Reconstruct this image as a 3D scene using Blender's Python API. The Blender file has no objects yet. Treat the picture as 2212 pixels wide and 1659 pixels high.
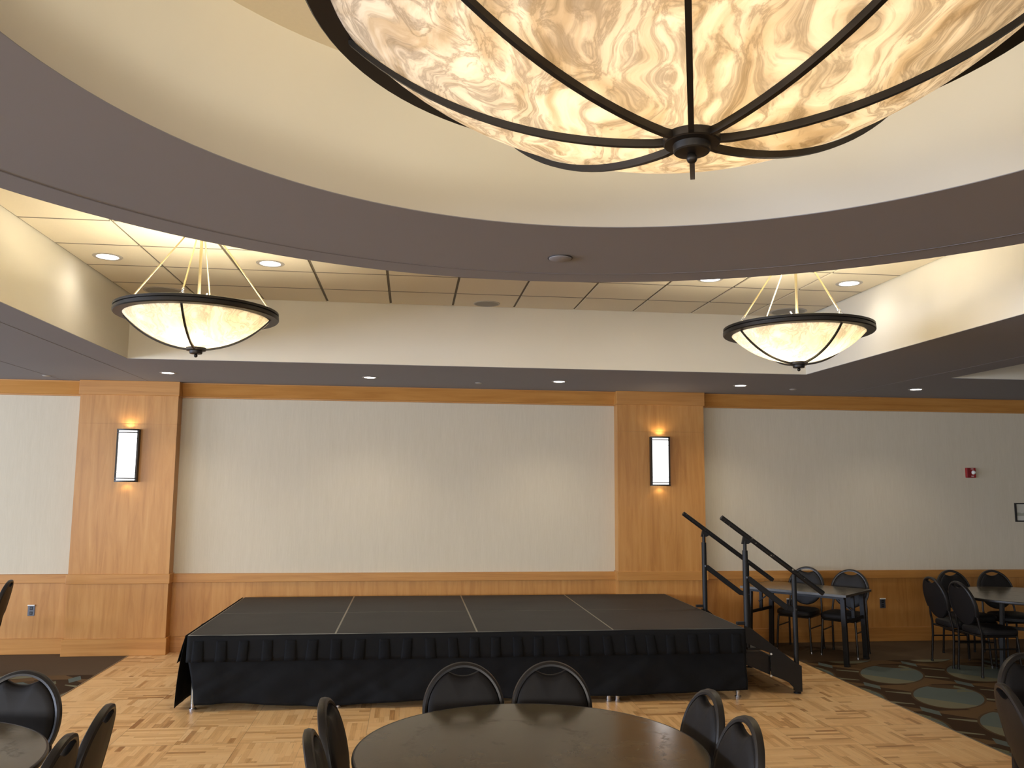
import bpy, bmesh, math, random
from mathutils import Vector, Matrix, noise
C = bpy.context.scene.collection
SC = bpy.context.scene
PI = math.pi

# ------------------------------------------------------------------ camera
FPX, PITCH, YAW, ROLL, EYE = 1814.95, 0.12036, 0.11829, 0.007232, 1.8884
cy, sy, cp, sp = math.cos(YAW), math.sin(YAW), math.cos(PITCH), math.sin(PITCH)
fw = Vector((sy*cp, cy*cp, sp)); rt = Vector((cy, -sy, 0)); up = rt.cross(fw)
cr, sr = math.cos(ROLL), math.sin(ROLL)
rt2 = cr*rt + sr*up; up2 = -sr*rt + cr*up
cam = bpy.data.cameras.new('camera'); camo = bpy.data.objects.new('camera', cam); C.objects.link(camo)
camo.matrix_world = Matrix(((rt2.x, up2.x, -fw.x, 0), (rt2.y, up2.y, -fw.y, 0), (rt2.z, up2.z, -fw.z, EYE), (0, 0, 0, 1)))
cam.sensor_width = 36; cam.sensor_fit = 'HORIZONTAL'; cam.lens = FPX/2212*36
cam.clip_start = 0.05; cam.clip_end = 100
SC.camera = camo

# ------------------------------------------------------------------ world, exposure, daylight and added fill
w = bpy.data.worlds.new('world'); SC.world = w; w.use_nodes = True
w.node_tree.nodes['Background'].inputs[0].default_value = (0.55, 0.70, 1.0, 1)
w.node_tree.nodes['Background'].inputs[1].default_value = 1.0
SC.view_settings.view_transform = 'Standard'; SC.view_settings.look = 'None'
SC.view_settings.gamma = 1.0; SC.view_settings.use_curve_mapping = False
SC.view_settings.exposure = 0.98

def area(name, loc, rot, sx, sy_, power, col):
    l = bpy.data.lights.new(name, 'AREA'); l.shape = 'RECTANGLE'; l.size = sx; l.size_y = sy_
    l.energy = power; l.color = col
    o = bpy.data.objects.new(name, l); o.location = loc; o.rotation_euler = rot; C.objects.link(o); return o
DAY = (0.68, 0.78, 1.0)
WIN_L = [-3.2, 1.6, 6.4]                 # y centres of the windows in the left wall
for y in WIN_L:
    area('window_daylight', (-12.35, y, 1.75), (0, -PI/2, 0), 1.8, 3.2, 320, DAY)
FILL_WIN = [-8.0, -3.0, 2.0, 7.0]           # x centres of made-up windows for warm fill, in the wall behind the camera
for x, pw in zip(FILL_WIN, (135, 125, 45, 8)):
    area('window_daylight', (x, -6.35, 1.75), (PI/2, 0, 0), 3.4, 1.8, pw, (1.0, 0.92, 0.80))  # added warm room fill, not daylight; these windows are invented to carry it

# ------------------------------------------------------------------ helpers
class MB:
    def __init__(s): s.v = []; s.f = []; s.sm = []
    def add(s, vs, fs, smooth=False):
        n = len(s.v); s.v += [tuple(v) for v in vs]
        for f in fs: s.f.append(tuple(n+i for i in f)); s.sm.append(smooth)
        return s
    def box(s, x0, x1, y0, y1, z0, z1, M=None):
        vs = [Vector((x, y, z)) for z in (z0, z1) for y in (y0, y1) for x in (x0, x1)]
        if M: vs = [M @ v for v in vs]
        return s.add(vs, [(0, 2, 3, 1), (4, 5, 7, 6), (0, 1, 5, 4), (2, 6, 7, 3), (0, 4, 6, 2), (1, 3, 7, 5)])
    def bar(s, a, b, w_, h_, upv=(0, 0, 1)):
        a = Vector(a); b = Vector(b); d = (b-a).normalized(); u = Vector(upv)
        if abs(d.dot(u)) > .98: u = Vector((0, 1, 0))
        x = d.cross(u).normalized()*w_/2; z = x.cross(d).normalized()*h_/2
        vs = [p+sx*x+sz*z for p in (a, b) for sx, sz in ((-1, -1), (1, -1), (1, 1), (-1, 1))]
        return s.add(vs, [(3, 2, 1, 0), (4, 5, 6, 7), (0, 1, 5, 4), (1, 2, 6, 5), (2, 3, 7, 6), (3, 0, 4, 7)])
    def tube(s, pts, r, n=10, caps=True, ry=None, closed=False):
        """round or oval tube along points; r a number or one per point"""
        pts = [Vector(p) for p in pts]; N = len(pts); rr = r if isinstance(r, (list, tuple)) else [r]*N
        vs = []; fs = []; ref = None
        for i, p in enumerate(pts):
            if closed: d = (pts[(i+1) % N]-pts[i-1]).normalized()
            else: d = (pts[min(i+1, N-1)]-pts[max(i-1, 0)]).normalized()
            if ref is None:
                ref = Vector((0, 0, 1)) if abs(d.z) < .9 else Vector((0, 1, 0))
            x = (ref - d*ref.dot(d)).normalized(); ref = x; y = d.cross(x)
            for k in range(n):
                a = 2*PI*k/n; vs.append(p + x*math.cos(a)*rr[i] + y*math.sin(a)*(ry if ry else rr[i]))
        for i in range(N if closed else N-1):
            for k in range(n):
                i2 = (i+1) % N
                fs.append((i*n+k, i*n+(k+1) % n, i2*n+(k+1) % n, i2*n+k))
        s.add(vs, fs, True)
        if caps and not closed:
            s.add(vs[:n], [tuple(range(n))[::-1]]); s.add(vs[-n:], [tuple(range(n))])
        return s
    def lathe(s, prof, n=48, c=(0, 0, 0), closed=False, M=None):
        vs = []; fs = []; m = len(prof)
        for k in range(n):
            a = 2*PI*k/n
            for r, z in prof:
                v = Vector((c[0]+r*math.cos(a), c[1]+r*math.sin(a), c[2]+z)); vs.append(M @ v if M else v)
        for k in range(n):
            k2 = (k+1) % n
            for i in range(m if closed else m-1):
                i2 = (i+1) % m
                q = (k*m+i, k2*m+i, k2*m+i2, k*m+i2)
                fs.append(q)
        return s.add(vs, fs, True)
    def prism(s, poly, f0, f1):
        """poly 2d points; f0, f1 map (a,b) to 3d for the two faces"""
        n = len(poly); vs = [f0(*p) for p in poly]+[f1(*p) for p in poly]
        fs = [tuple(range(n))[::-1], tuple(range(n, 2*n))]+[(i, (i+1) % n, n+(i+1) % n, n+i) for i in range(n)]
        return s.add(vs, fs)
    def build(s, name, mat, parent=None, bevel=0, loc=None, smooth_angle=None, label=None):
        me = bpy.data.meshes.new(name); me.from_pydata(s.v, [], s.f)
        bm = bmesh.new(); bm.from_mesh(me)
        bmesh.ops.remove_doubles(bm, verts=bm.verts, dist=1e-6)
        bmesh.ops.recalc_face_normals(bm, faces=bm.faces); 
        anysm = any(s.sm)
        if anysm:
            for f in bm.faces: f.smooth = True
            for e in bm.edges:
                if len(e.link_faces) == 2 and e.calc_face_angle(0) > 0.6: e.smooth = False
        bm.to_mesh(me); bm.free()
        me.materials.append(mat)
        o = bpy.data.objects.new(name, me); C.objects.link(o)
        if parent: o.parent = parent
        if loc: o.location = loc
        if bevel:
            b = o.modifiers.new('bevel', 'BEVEL'); b.width = bevel; b.segments = 2; b.limit_method = 'ANGLE'; b.angle_limit = .6
            b.harden_normals = False
        if label: o['label'] = label
        return o

def tag(o, label=None, cat=None, group=None, kind=None):
    if label: o['label'] = label
    if cat: o['category'] = cat
    if group: o['group'] = group
    if kind: o['kind'] = kind
    return o
def thing(name, label, cat, loc=(0, 0, 0), rz=0, group=None):
    o = bpy.data.objects.new(name, None); C.objects.link(o); o.empty_display_size = .1
    o.location = loc; o.rotation_euler = (0, 0, rz); return tag(o, label, cat, group)
def copy_tree(o, parent=None):
    c = o.copy(); C.objects.link(c); c.parent = parent
    for ch in list(o.children): copy_tree(ch, c)
    return c
def struct(o, label=None): return tag(o, label=label, kind='structure')
def lamp_light(name, parent, loc, power, col, kind='POINT', r=.04, spot=None, blend=.6, rot=None):
    l = bpy.data.lights.new(name, kind); l.energy = power; l.color = col; l.shadow_soft_size = r
    if spot: l.spot_size = spot; l.spot_blend = blend
    o = bpy.data.objects.new(name, l); C.objects.link(o); o.parent = parent; o.location = loc
    if rot: o.rotation_euler = rot
    return o

# ------------------------------------------------------------------ materials
def s2l(c):
    return tuple((x/255/12.92 if x/255 <= .04045 else ((x/255+.055)/1.055)**2.4) for x in c)
class NT:
    """small expression layer over shader nodes"""
    def __init__(s, name):
        s.m = bpy.data.materials.new(name); s.m.use_nodes = True; s.t = s.m.node_tree
        s.b = s.t.nodes['Principled BSDF']; s.out = s.t.nodes['Material Output']
    def n(s, typ, **kw):
        nd = s.t.nodes.new(typ)
        for k, v in kw.items(): setattr(nd, k, v)
        return nd
    def set(s, sock, v):
        if hasattr(v, 'is_output'): s.t.links.new(v, sock)
        elif v is not None:
            if isinstance(v, (tuple, list)) and len(v) == 3 and sock.type == 'RGBA': v = (*v, 1)
            sock.default_value = v
    def m_(s, op, a, b=None, c=None):
        nd = s.n('ShaderNodeMath', operation=op); s.set(nd.inputs[0], a)
        if b is not None: s.set(nd.inputs[1], b)
        if c is not None: s.set(nd.inputs[2], c)
        return nd.outputs[0]
    def add(s, a, b): return s.m_('ADD', a, b)
    def sub(s, a, b): return s.m_('SUBTRACT', a, b)
    def mul(s, a, b): return s.m_('MULTIPLY', a, b)
    def div(s, a, b): return s.m_('DIVIDE', a, b)
    def flo(s, a): return s.m_('FLOOR', a)
    def fra(s, a): return s.m_('FRACT', a)
    def lt(s, a, b): return s.m_('LESS_THAN', a, b)
    def gt(s, a, b): return s.m_('GREATER_THAN', a, b)
    def mod(s, a, b): return s.m_('FLOORED_MODULO', a, b)
    def pos(s):
        g = s.n('ShaderNodeNewGeometry'); x = s.n('ShaderNodeSeparateXYZ'); s.t.links.new(g.outputs['Position'], x.inputs[0])
        return x.outputs[0], x.outputs[1], x.outputs[2]
    def obj(s):
        g = s.n('ShaderNodeTexCoord'); return g.outputs['Object']
    def sep(s, v):
        x = s.n('ShaderNodeSeparateXYZ'); s.t.links.new(v, x.inputs[0]); return x.outputs
    def vec(s, x, y, z=0.0):
        nd = s.n('ShaderNodeCombineXYZ'); s.set(nd.inputs[0], x); s.set(nd.inputs[1], y); s.set(nd.inputs[2], z); return nd.outputs[0]
    def noise(s, vec, scale, detail=3, rough=.5, dist=0):
        nd = s.n('ShaderNodeTexNoise'); s.set(nd.inputs['Vector'], vec); nd.inputs['Scale'].default_value = scale
        nd.inputs['Detail'].default_value = detail; nd.inputs['Roughness'].default_value = rough; nd.inputs['Distortion'].default_value = dist
        return nd.outputs['Fac']
    def white(s, vec):
        nd = s.n('ShaderNodeTexWhiteNoise', noise_dimensions='3D'); s.set(nd.inputs['Vector'], vec); return nd.outputs['Value']
    def mix(s, f, a, b):
        nd = s.n('ShaderNodeMix', data_type='RGBA'); s.set(nd.inputs[0], f); s.set(nd.inputs[6], a); s.set(nd.inputs[7], b); return nd.outputs[2]
    def ramp(s, f, stops):
        nd = s.n('ShaderNodeValToRGB'); s.set(nd.inputs[0], f); e = nd.color_ramp.elements
        while len(e) < len(stops): e.new(.5)
        for el, (p, c) in zip(e, stops): el.position = p; el.color = (*c, 1)
        return nd.outputs[0]
    def scale(s, vec, sc):
        nd = s.n('ShaderNodeVectorMath', operation='MULTIPLY'); s.set(nd.inputs[0], vec); nd.inputs[1].default_value = sc; return nd.outputs[0]
    def bump(s, h, strength=.2, dist=.01):
        nd = s.n('ShaderNodeBump'); s.set(nd.inputs['Height'], h); nd.inputs['Strength'].default_value = strength; nd.inputs['Distance'].default_value = dist
        s.t.links.new(nd.outputs[0], s.b.inputs['Normal'])
    def fin(s, col=None, rough=None, metal=0, spec=None):
        if col is not None: s.set(s.b.inputs['Base Color'], col)
        if rough is not None: s.set(s.b.inputs['Roughness'], rough)
        s.b.inputs['Metallic'].default_value = metal
        if spec is not None: s.b.inputs['Specular IOR Level'].default_value = spec
        return s.m

def plain(name, rgb, rough=.5, metal=0, spec=.5, var=.06, nscale=6):
    t = NT(name); c = s2l(rgb)
    f = t.noise(t.obj(), nscale, 4)
    col = t.mix(f, tuple(x*(1-var) for x in c), tuple(min(1, x*(1+var)) for x in c))
    return t.fin(col, rough, metal, spec)
def emis(name, rgb, strength):
    t = NT(name); e = t.n('ShaderNodeEmission'); e.inputs[0].default_value = (*s2l(rgb), 1); e.inputs[1].default_value = strength
    t.t.links.new(e.outputs[0], t.out.inputs[0]); return t.m

def wood(name, base, dark, light, vertical=True, rough=.34):
    t = NT(name); x, y, z = t.pos()
    xy = t.add(x, t.mul(y, .6))
    p = t.vec(t.mul(xy, 9), t.mul(z, .7) , 0) if vertical else t.vec(t.mul(x, .6), t.mul(t.add(z, t.mul(y, .5)), 12), 0)
    f1 = t.noise(p, 1.6, 6, .6, .8)
    p2 = t.vec(t.mul(xy, 60), t.mul(z, 2.2), 0) if vertical else t.vec(t.mul(x, 2), t.mul(t.add(z, y), 70), 0)
    f2 = t.noise(p2, 1.5, 3, .6)
    f3 = t.noise(t.vec(xy, z, 0), 1.1, 2)
    col = t.ramp(f1, [(.25, s2l(dark)), (.5, s2l(base)), (.8, s2l(light))])
    col = t.mix(t.mul(f2, .28), col, s2l(dark))
    col = t.mix(t.mul(f3, .3), col, s2l(light))
    return t.fin(col, rough, 0, .45)
M_wood = wood('maple_veneer', (186, 130, 66), (158, 102, 46), (204, 152, 86))
M_woodh = wood('maple_trim', (184, 128, 64), (156, 100, 44), (200, 146, 80), vertical=False, rough=.3)

def mk_fabric_wall():
    t = NT('wall_fabric'); x, y, z = t.pos()
    f1 = t.noise(t.vec(t.mul(x, 90), t.mul(z, 5), 0), 1, 4, .6)
    f2 = t.noise(t.vec(t.mul(x, 18), t.mul(z, 1.4), 3), 1, 3, .6)
    f3 = t.noise(t.vec(t.mul(x, 260), t.mul(z, 60), 0), 1, 2)
    f = t.add(t.mul(f1, .5), t.add(t.mul(f2, .3), t.mul(f3, .2)))
    col = t.ramp(f, [(.2, s2l((196, 184, 160))), (.8, s2l((212, 201, 179)))])
    t.bump(f, .08, .003)
    return t.fin(col, .85, 0, .2)
M_fabric = mk_fabric_wall()
M_paint = plain('cream_paint', (218, 212, 196), .7, spec=.25, var=.02, nscale=1.5)
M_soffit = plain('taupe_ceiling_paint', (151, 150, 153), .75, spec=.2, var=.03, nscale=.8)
M_tile = plain('ceiling_tile', (226, 216, 194), .9, spec=.1, var=.035, nscale=60)
M_grid = plain('ceiling_grid', (196, 190, 176), .5, var=.02)
M_gridshadow = plain('ceiling_grid_back', (118, 110, 96), .7, var=.02)  # grid darkened so its colour stands in for shade in the seams

def mk_parquet():
    t = NT('parquet'); x, y, z = t.pos(); S = .457
    u = t.div(t.add(x, 3.04), S); v = t.div(t.add(y, 20-7.53-.457*20+.457), S)
    v = t.div(t.add(y, .457*20-7.53), S)
    i = t.flo(u); j = t.flo(v); fu = t.fra(u); fv = t.fra(v)
    par = t.mod(t.add(i, j), 2.0)
    a = t.add(t.mul(par, fu), t.mul(t.sub(1.0, par), fv))     # across the strips
    b = t.add(t.mul(par, fv), t.mul(t.sub(1.0, par), fu))     # along the strips
    st = t.flo(t.mul(a, 11.0))
    rnd = t.white(t.vec(i, j, st))
    bb = t.add(t.mul(b, 1.5), rnd)
    seg = t.flo(bb)
    r2 = t.white(t.vec(t.add(i, t.mul(seg, 17.3)), t.add(j, 41.7), st))
    r3 = t.white(t.vec(i, j, 5.5))
    along = t.add(t.mul(par, y), t.mul(t.sub(1.0, par), x)); acr = t.add(t.mul(par, x), t.mul(t.sub(1.0, par), y))
    g = t.noise(t.vec(t.mul(along, 3), t.mul(acr, 70), r2), 1, 5, .65, .4)
    f = t.add(t.mul(t.m_('POWER', r2, .6), .50), t.add(t.mul(g, .44), t.mul(r3, .12)))
    col = t.ramp(f, [(.24, s2l((160, 110, 62))), (.40, s2l((208, 162, 106))), (.60, s2l((230, 188, 132))), (1.0, s2l((240, 206, 154)))])
    ga = t.fra(t.mul(a, 11.0)); gap = t.m_('MAXIMUM', t.lt(ga, .02), t.m_('MAXIMUM', t.lt(t.fra(bb), .006), t.m_('MAXIMUM', t.lt(a, .008), t.lt(b, .008))))
    sk_ = t.noise(t.vec(t.mul(along, 5), t.mul(acr, 120), r3), 1, 2)
    col = t.mix(t.mul(t.gt(sk_, .66), .30), col, s2l((150, 98, 52)))
    col = t.mix(t.mul(gap, .30), col, s2l((110, 72, 40)))
    panel = t.m_('MAXIMUM', t.lt(t.mod(u, 2.0), .012), t.lt(t.mod(v, 2.0), .012))
    col = t.mix(t.mul(panel, .25), col, s2l((90, 60, 34)))
    ro = t.add(.30, t.mul(g, .16))
    return t.fin(col, ro, 0, .35)
M_parquet = mk_parquet()

def mk_carpet():
    t = NT('patterned_carpet'); x, y, z = t.pos(); P = .955
    u = t.sub(t.fra(t.add(t.div(t.sub(x, 4.935), P), .5)), .5)
    v = t.sub(t.fra(t.add(t.div(t.sub(y, 7.455), .925), .5)), .5)
    def circ(cx, cy_, r):
        return t.lt(t.add(t.m_('POWER', t.sub(u, cx), 2.0), t.m_('POWER', t.sub(v, cy_), 2.0)), r*r)
    def line(a, b, c): return t.gt(t.add(t.mul(u, a), t.mul(v, b)), c)     # a u + b v > c
    def AND(*q):
        r = q[0]
        for k in q[1:]: r = t.mul(r, k)
        return r
    def NOT(a): return t.sub(1.0, a)
    dark = s2l((70, 52, 35)); mid = s2l((118, 92, 62)); mid2 = s2l((94, 74, 52)); blue = s2l((108, 120, 115)); tan = s2l((138, 135, 110)); sage = s2l((124, 124, 100))
    p_ = t.add(t.mul(u, .60), t.mul(v, .80)); q_ = t.sub(t.mul(u, .80), t.mul(v, .60))
    def ell(a_, b_, p0=0, q0=0):
        return t.lt(t.add(t.m_('POWER', t.div(t.sub(p_, p0), a_), 2.0), t.m_('POWER', t.div(t.sub(q_, q0), b_), 2.0)), 1.0)
    def pq(a_, b_, c_): return t.gt(t.add(t.mul(p_, a_), t.mul(q_, b_)), c_)      # a p + b q > c
    sideL = AND(pq(0, -1, .0), pq(1, .15, -.03), NOT(pq(1, .5, .36)))
    sideR = AND(pq(0, 1, .0), NOT(pq(1, .15, .03)), pq(1, .5, -.36))
    col = t.mix(t.m_('MAXIMUM', sideL, sideR), dark, mid)
    # slim wedges at the two sides of the disc
    wl = AND(pq(0, -1, .22), pq(1, -.02, -.10), NOT(pq(1, -.26, .055)), NOT(pq(0, -1, .60)))
    wr = AND(pq(0, 1, .22), NOT(pq(1, -.02, .10)), pq(1, -.26, -.055), NOT(pq(0, 1, .60)))
    col = t.mix(t.m_('MAXIMUM', wl, wr), col, tan)
    col = t.mix(ell(.53, .325), col, mid2)
    disc = ell(.50, .305)
    col = t.mix(AND(disc, NOT(ell(.16, .24, .50, -.10))), col, blue)
    col = t.mix(AND(disc, pq(1, -.9, .17), pq(0, 1, .06), NOT(pq(1, -.1, .36))), col, sage)
    col = t.mix(AND(disc, t.lt(t.add(u, v), -.31)), col, tan)
    u2 = t.sub(t.fra(u), .5); v2 = t.sub(t.fra(v), .5)
    p2 = t.add(t.mul(u2, .66), t.mul(v2, .75)); q2 = t.sub(t.mul(u2, .75), t.mul(v2, .66))
    col = t.mix(AND(t.lt(t.m_('ABSOLUTE', t.add(p2, t.mul(q2, .5))), .065), t.lt(t.m_('ABSOLUTE', t.add(q2, t.mul(p2, .3))), .075)), col, blue)
    p3 = t.sub(p_, .47); q3 = t.sub(q_, .07)
    col = t.mix(AND(t.lt(t.m_('ABSOLUTE', t.add(p3, t.mul(q3, .6))), .05), t.lt(t.m_('ABSOLUTE', q3), .055)), col, sage)
    # plain border along the walls
    col = t.mix(t.gt(y, 9.03), col, s2l((106, 88, 68)))
    sp_ = t.noise(t.vec(t.mul(x, 220), t.mul(y, 220), 0), 1, 2)
    lw = t.noise(t.vec(x, y, 0), 3, 3)
    col = t.mix(t.mul(sp_, .42), col, s2l((36, 28, 20)))
    col = t.mix(t.mul(lw, .18), col, s2l((60, 50, 40)))
    t.bump(sp_, .4, .004)
    return t.fin(col, .95, 0, .1)
M_carpet = mk_carpet()

M_frame = plain('chair_frame_metal', (34, 29, 26), .36, .4, .5, .1)
M_vinyl = plain('chair_vinyl', (24, 21, 20), .56, 0, .32, .12, 90)
M_band = plain('chair_back_band', (36, 32, 29), .40, .1, .5, .1)
M_chrome = plain('chrome', (190, 190, 195), .18, 1, .5, .02)
M_steel = plain('brushed_steel', (170, 166, 152), .35, .9, .5, .05)
M_blackmetal = plain('black_painted_steel', (24, 24, 25), .5, .0, .35, .15, 30)
M_bronze = plain('dark_bronze', (40, 36, 31), .42, .5, .5, .12, 12)
M_brass = plain('champagne_rod', (205, 190, 150), .3, .8, .5, .03)
M_white = plain('white_plastic', (228, 226, 218), .45, 0, .4, .02)
M_dark0 = plain('dark_gasket', (60, 55, 52), .6)
M_trimring = plain('fixture_trim', (176, 170, 162), .4, .2, .4, .02)
M_grille = plain('speaker_grille', (150, 146, 138), .6, .2, .3, .1, 200)
M_tableedge = plain('table_edge', (34, 30, 27), .4, 0, .5, .08)
M_tableleg = plain('table_leg_steel', (22, 22, 24), .5, .1, .35, .1)
M_tableedge2 = plain('table_edge_strip', (74, 70, 64), .35, .3, .5, .1)

def mk_tabletop():
    t = NT('tabletop_laminate'); o = t.obj()
    f = t.noise(o, 3.2, 5, .6, 1.2); f2 = t.noise(o, 14, 3, .6, 2.0)
    col = t.ramp(f, [(.3, s2l((84, 76, 60))), (.7, s2l((104, 95, 76)))])
    # wiped swirls: arcs of slightly different gloss
    X = t.sep(o)
    rr = t.m_('SQRT', t.add(t.m_('POWER', t.add(X[0], .12), 2.0), t.m_('POWER', t.sub(X[1], .1), 2.0)))
    sw = t.m_('PINGPONG', t.add(t.mul(rr, 2.6), t.mul(f, 1.1)), .5)
    band = t.m_('SMOOTHSTEP', sw, .44, .47) if False else t.m_('MULTIPLY', t.m_('MAXIMUM', t.sub(sw, .42), 0.0), 12.5)
    band = t.mul(band, t.m_('MINIMUM', t.m_('MULTIPLY', t.m_('MAXIMUM', t.sub(f2, .42), 0.0), 8.0), 1.0))
    ro = t.add(t.add(.13, t.mul(f2, .07)), t.mul(band, .10))
    col = t.mix(t.mul(band, .35), col, s2l((70, 62, 50)))
    return t.fin(col, ro, 0, .5)
M_table = mk_tabletop()

def mk_stage_top():
    t = NT('stage_deck_carpet'); x, y, z = t.pos()
    f = t.noise(t.vec(x, y, 0), 160, 2); f2 = t.noise(t.vec(x, y, 0), 2.3, 4, .6); f3 = t.noise(t.vec(t.mul(x, 1.2), t.mul(y, 5), 2), 3, 4)
    col = t.ramp(t.add(t.mul(f, .25), t.mul(f2, .75)), [(.3, s2l((34, 34, 34))), (.7, s2l((48, 47, 46)))])
    col = t.mix(t.mul(t.gt(f3, .68), .35), col, s2l((34, 31, 29)))
    return t.fin(col, .62, 0, .35)
M_deck = mk_stage_top()
M_aluminium = plain('deck_edge_aluminium', (150, 148, 138), .35, .9, .5, .04)
M_skirt = plain('black_skirt_cloth', (16, 17, 19), .8, 0, .2, .2, 30)
M_skirt2 = plain('black_skirt_pleat', (19, 20, 22), .85, 0, .14, .15, 50)

def mk_rail():
    t = NT('scuffed_black_rail'); o = t.obj()
    f = t.noise(o, 46, 4, .7); f2 = t.noise(o, 5, 2)
    chips = t.mul(t.gt(f, .64), t.gt(f2, .50))
    col = t.mix(chips, s2l((22, 21, 21)), s2l((190, 180, 158)))
    return t.fin(col, .45, .0, .38)
M_rail = mk_rail()
M_stringer = plain('stringer_steel', (30, 28, 26), .42, .2, .45, .15, 8)

def mk_alabaster(name, scale, light, vein, dark, trans, veins=1.0):
    """swirled glass: light from the bulbs inside passes through it"""
    t = NT(name); o = t.obj()
    wv = t.n('ShaderNodeTexNoise'); wv.inputs['Scale'].default_value = scale*.9; wv.inputs['Detail'].default_value = 3
    t.t.links.new(o, wv.inputs['Vector'])
    q = t.n('ShaderNodeVectorMath', operation='MULTIPLY_ADD'); t.t.links.new(wv.outputs['Color'], q.inputs[0]); q.inputs[1].default_value = (.55/scale*2.2, .55/scale*2.2, .3); 
    sc = t.n('ShaderNodeMapping'); sc.inputs['Rotation'].default_value = (0, 0, -.55); sc.inputs['Scale'].default_value = (1.15, .36, .6)
    t.t.links.new(o, sc.inputs['Vector']); t.t.links.new(sc.outputs[0], q.inputs[2])
    f = t.noise(q.outputs[0], scale*1.7, 8, .60, .9)
    f2 = t.noise(q.outputs[0], scale*3.6, 6, .62, 1.3)
    veinm = t.m_('ABSOLUTE', t.sub(f2, .5))
    base = t.ramp(f, [(.28, s2l(vein)), (.46, s2l(light)), (.60, s2l(vein)), (.74, s2l(light))])
    vm = t.m_('SMOOTH_MIN', t.mul(veinm, 17.0), 1.0, .3)
    col = t.mix(t.mul(t.sub(1.0, t.m_('MINIMUM', vm, 1.0)), .55*veins), base, s2l(dark))
    tr = t.n('ShaderNodeBsdfTranslucent'); t.t.links.new(col, tr.inputs[0])
    gl = t.n('ShaderNodeMixShader'); gl.inputs[0].default_value = trans
    t.b.inputs['Roughness'].default_value = .25; t.t.links.new(col, t.b.inputs['Base Color'])
    t.t.links.new(t.b.outputs[0], gl.inputs[1]); t.t.links.new(tr.outputs[0], gl.inputs[2]); t.t.links.new(gl.outputs[0], t.out.inputs[0])
    return t.m
M_glass_big = mk_alabaster('swirled_amber_glass', 1.9, (253, 243, 226), (222, 203, 172), (150, 130, 102), .45, 1.0)
M_glass_small = mk_alabaster('alabaster_glass', 3.0, (250, 245, 232), (236, 226, 206), (160, 148, 128), .44, .8)
def mk_bulb():
    t = NT('lit_clear_bulb'); e = t.n('ShaderNodeEmission'); e.inputs[0].default_value = (1, .96, .88, 1); e.inputs[1].default_value = 14
    g = t.n('ShaderNodeBsdfTransparent'); a = t.n('ShaderNodeAddShader')
    t.t.links.new(e.outputs[0], a.inputs[0]); t.t.links.new(g.outputs[0], a.inputs[1]); t.t.links.new(a.outputs[0], t.out.inputs[0]); return t.m
M_bulb = mk_bulb()
M_lens = emis('lit_downlight_lens', (255, 252, 246), 7)
M_sconce = emis('lit_sconce_diffuser', (255, 252, 250), 1.5)

# ------------------------------------------------------------------ the room
BY = 10.153; SZ = 3.046; TZ = 3.659            # back wall, soffit height, tile height
XW0, XW1, YW0 = -12.3, 13.6, -6.3
TR = (-2.665, 4.025)                            # the coffer's sides
T_Y = (-4.48, 8.175)
trays = [(TR[0]-8.29, TR[1]-8.29), TR, (TR[0]+8.29, TR[1]+8.29-.2)]
DF = (-3.045, 4.285, -5.2)                      # dance floor x0, x1, y0

m = MB()
def q(m, x0, x1, y0, y1, z): m.add([(x0, y0, z), (x1, y0, z), (x1, y1, z), (x0, y1, z)], [(0, 1, 2, 3)])
m.box(XW0, DF[0], YW0, BY, -.06, 0); m.box(DF[1], XW1, YW0, BY, -.06, 0); m.box(DF[0], DF[1], YW0, DF[2], -.06, 0)
struct(m.build('floor', M_carpet), 'dark carpet with blue-grey discs and a plain brown border')
m = MB(); m.box(DF[0], DF[1], DF[2], BY, -.06, 0.0)
struct(m.build('floor', M_parquet), 'honey coloured parquet dance floor in checkered blocks')
m = MB()
for (a, b) in ((DF[0], DF[0]), (DF[1], DF[1])): m.box(a-.006, b+.006, DF[2], BY-.03, 0.0, .0025)
struct(m.build('trim_9', M_aluminium), 'thin metal edging strip of the dance floor')

m = MB(); m.box(XW0-.1, XW1+.1, BY, BY+.12, 0, TZ+.1); struct(m.build('wall_back', M_fabric), 'beige woven fabric covered wall')
m = MB(); m.box(XW1, XW1+.12, YW0, BY, 0, TZ+.1); struct(m.build('wall_right', M_fabric))
def window_wall(name, along, const, thick, spans, z0, z1, lo, hi):
    m = MB()
    def seg(a, b, za, zb):
        if along == 'y': m.box(min(const, const+thick), max(const, const+thick), a, b, za, zb)
        else: m.box(a, b, min(const, const+thick), max(const, const+thick), za, zb)
    seg(lo, hi, 0, z0); seg(lo, hi, z1, TZ+.1)
    p = lo
    for a, b in spans: seg(p, a, z0, z1); p = b
    seg(p, hi, z0, z1)
    return struct(m.build(name, M_fabric))
window_wall('wall_left', 'y', XW0, -.12, [(y-1.7, y+1.7) for y in WIN_L], .8, 2.7, YW0, BY)
window_wall('wall_front', 'x', YW0, -.12, [(x-1.8, x+1.8) for x in FILL_WIN], .8, 2.7, XW0, XW1)
k = 0
for y in WIN_L:
    k += 1; m = MB()
    for a in (-1.7, 0, 1.64): m.box(XW0-.08, XW0-.02, y+a, y+a+.06, .8, 2.7)
    for z in (.8, 2.64): m.box(XW0-.08, XW0-.02, y-1.7, y+1.7, z, z+.06)
    struct(m.build('window_%d' % k, M_white))
for x in FILL_WIN:  # frames of the invented fill windows
    k += 1; m = MB()
    for a in (-1.8, 0, 1.74): m.box(x+a, x+a+.06, YW0-.08, YW0-.02, .8, 2.7)
    for z in (.8, 2.64): m.box(x-1.8, x+1.8, YW0-.08, YW0-.02, z, z+.06)
    struct(m.build('window_%d' % k, M_white))

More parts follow.
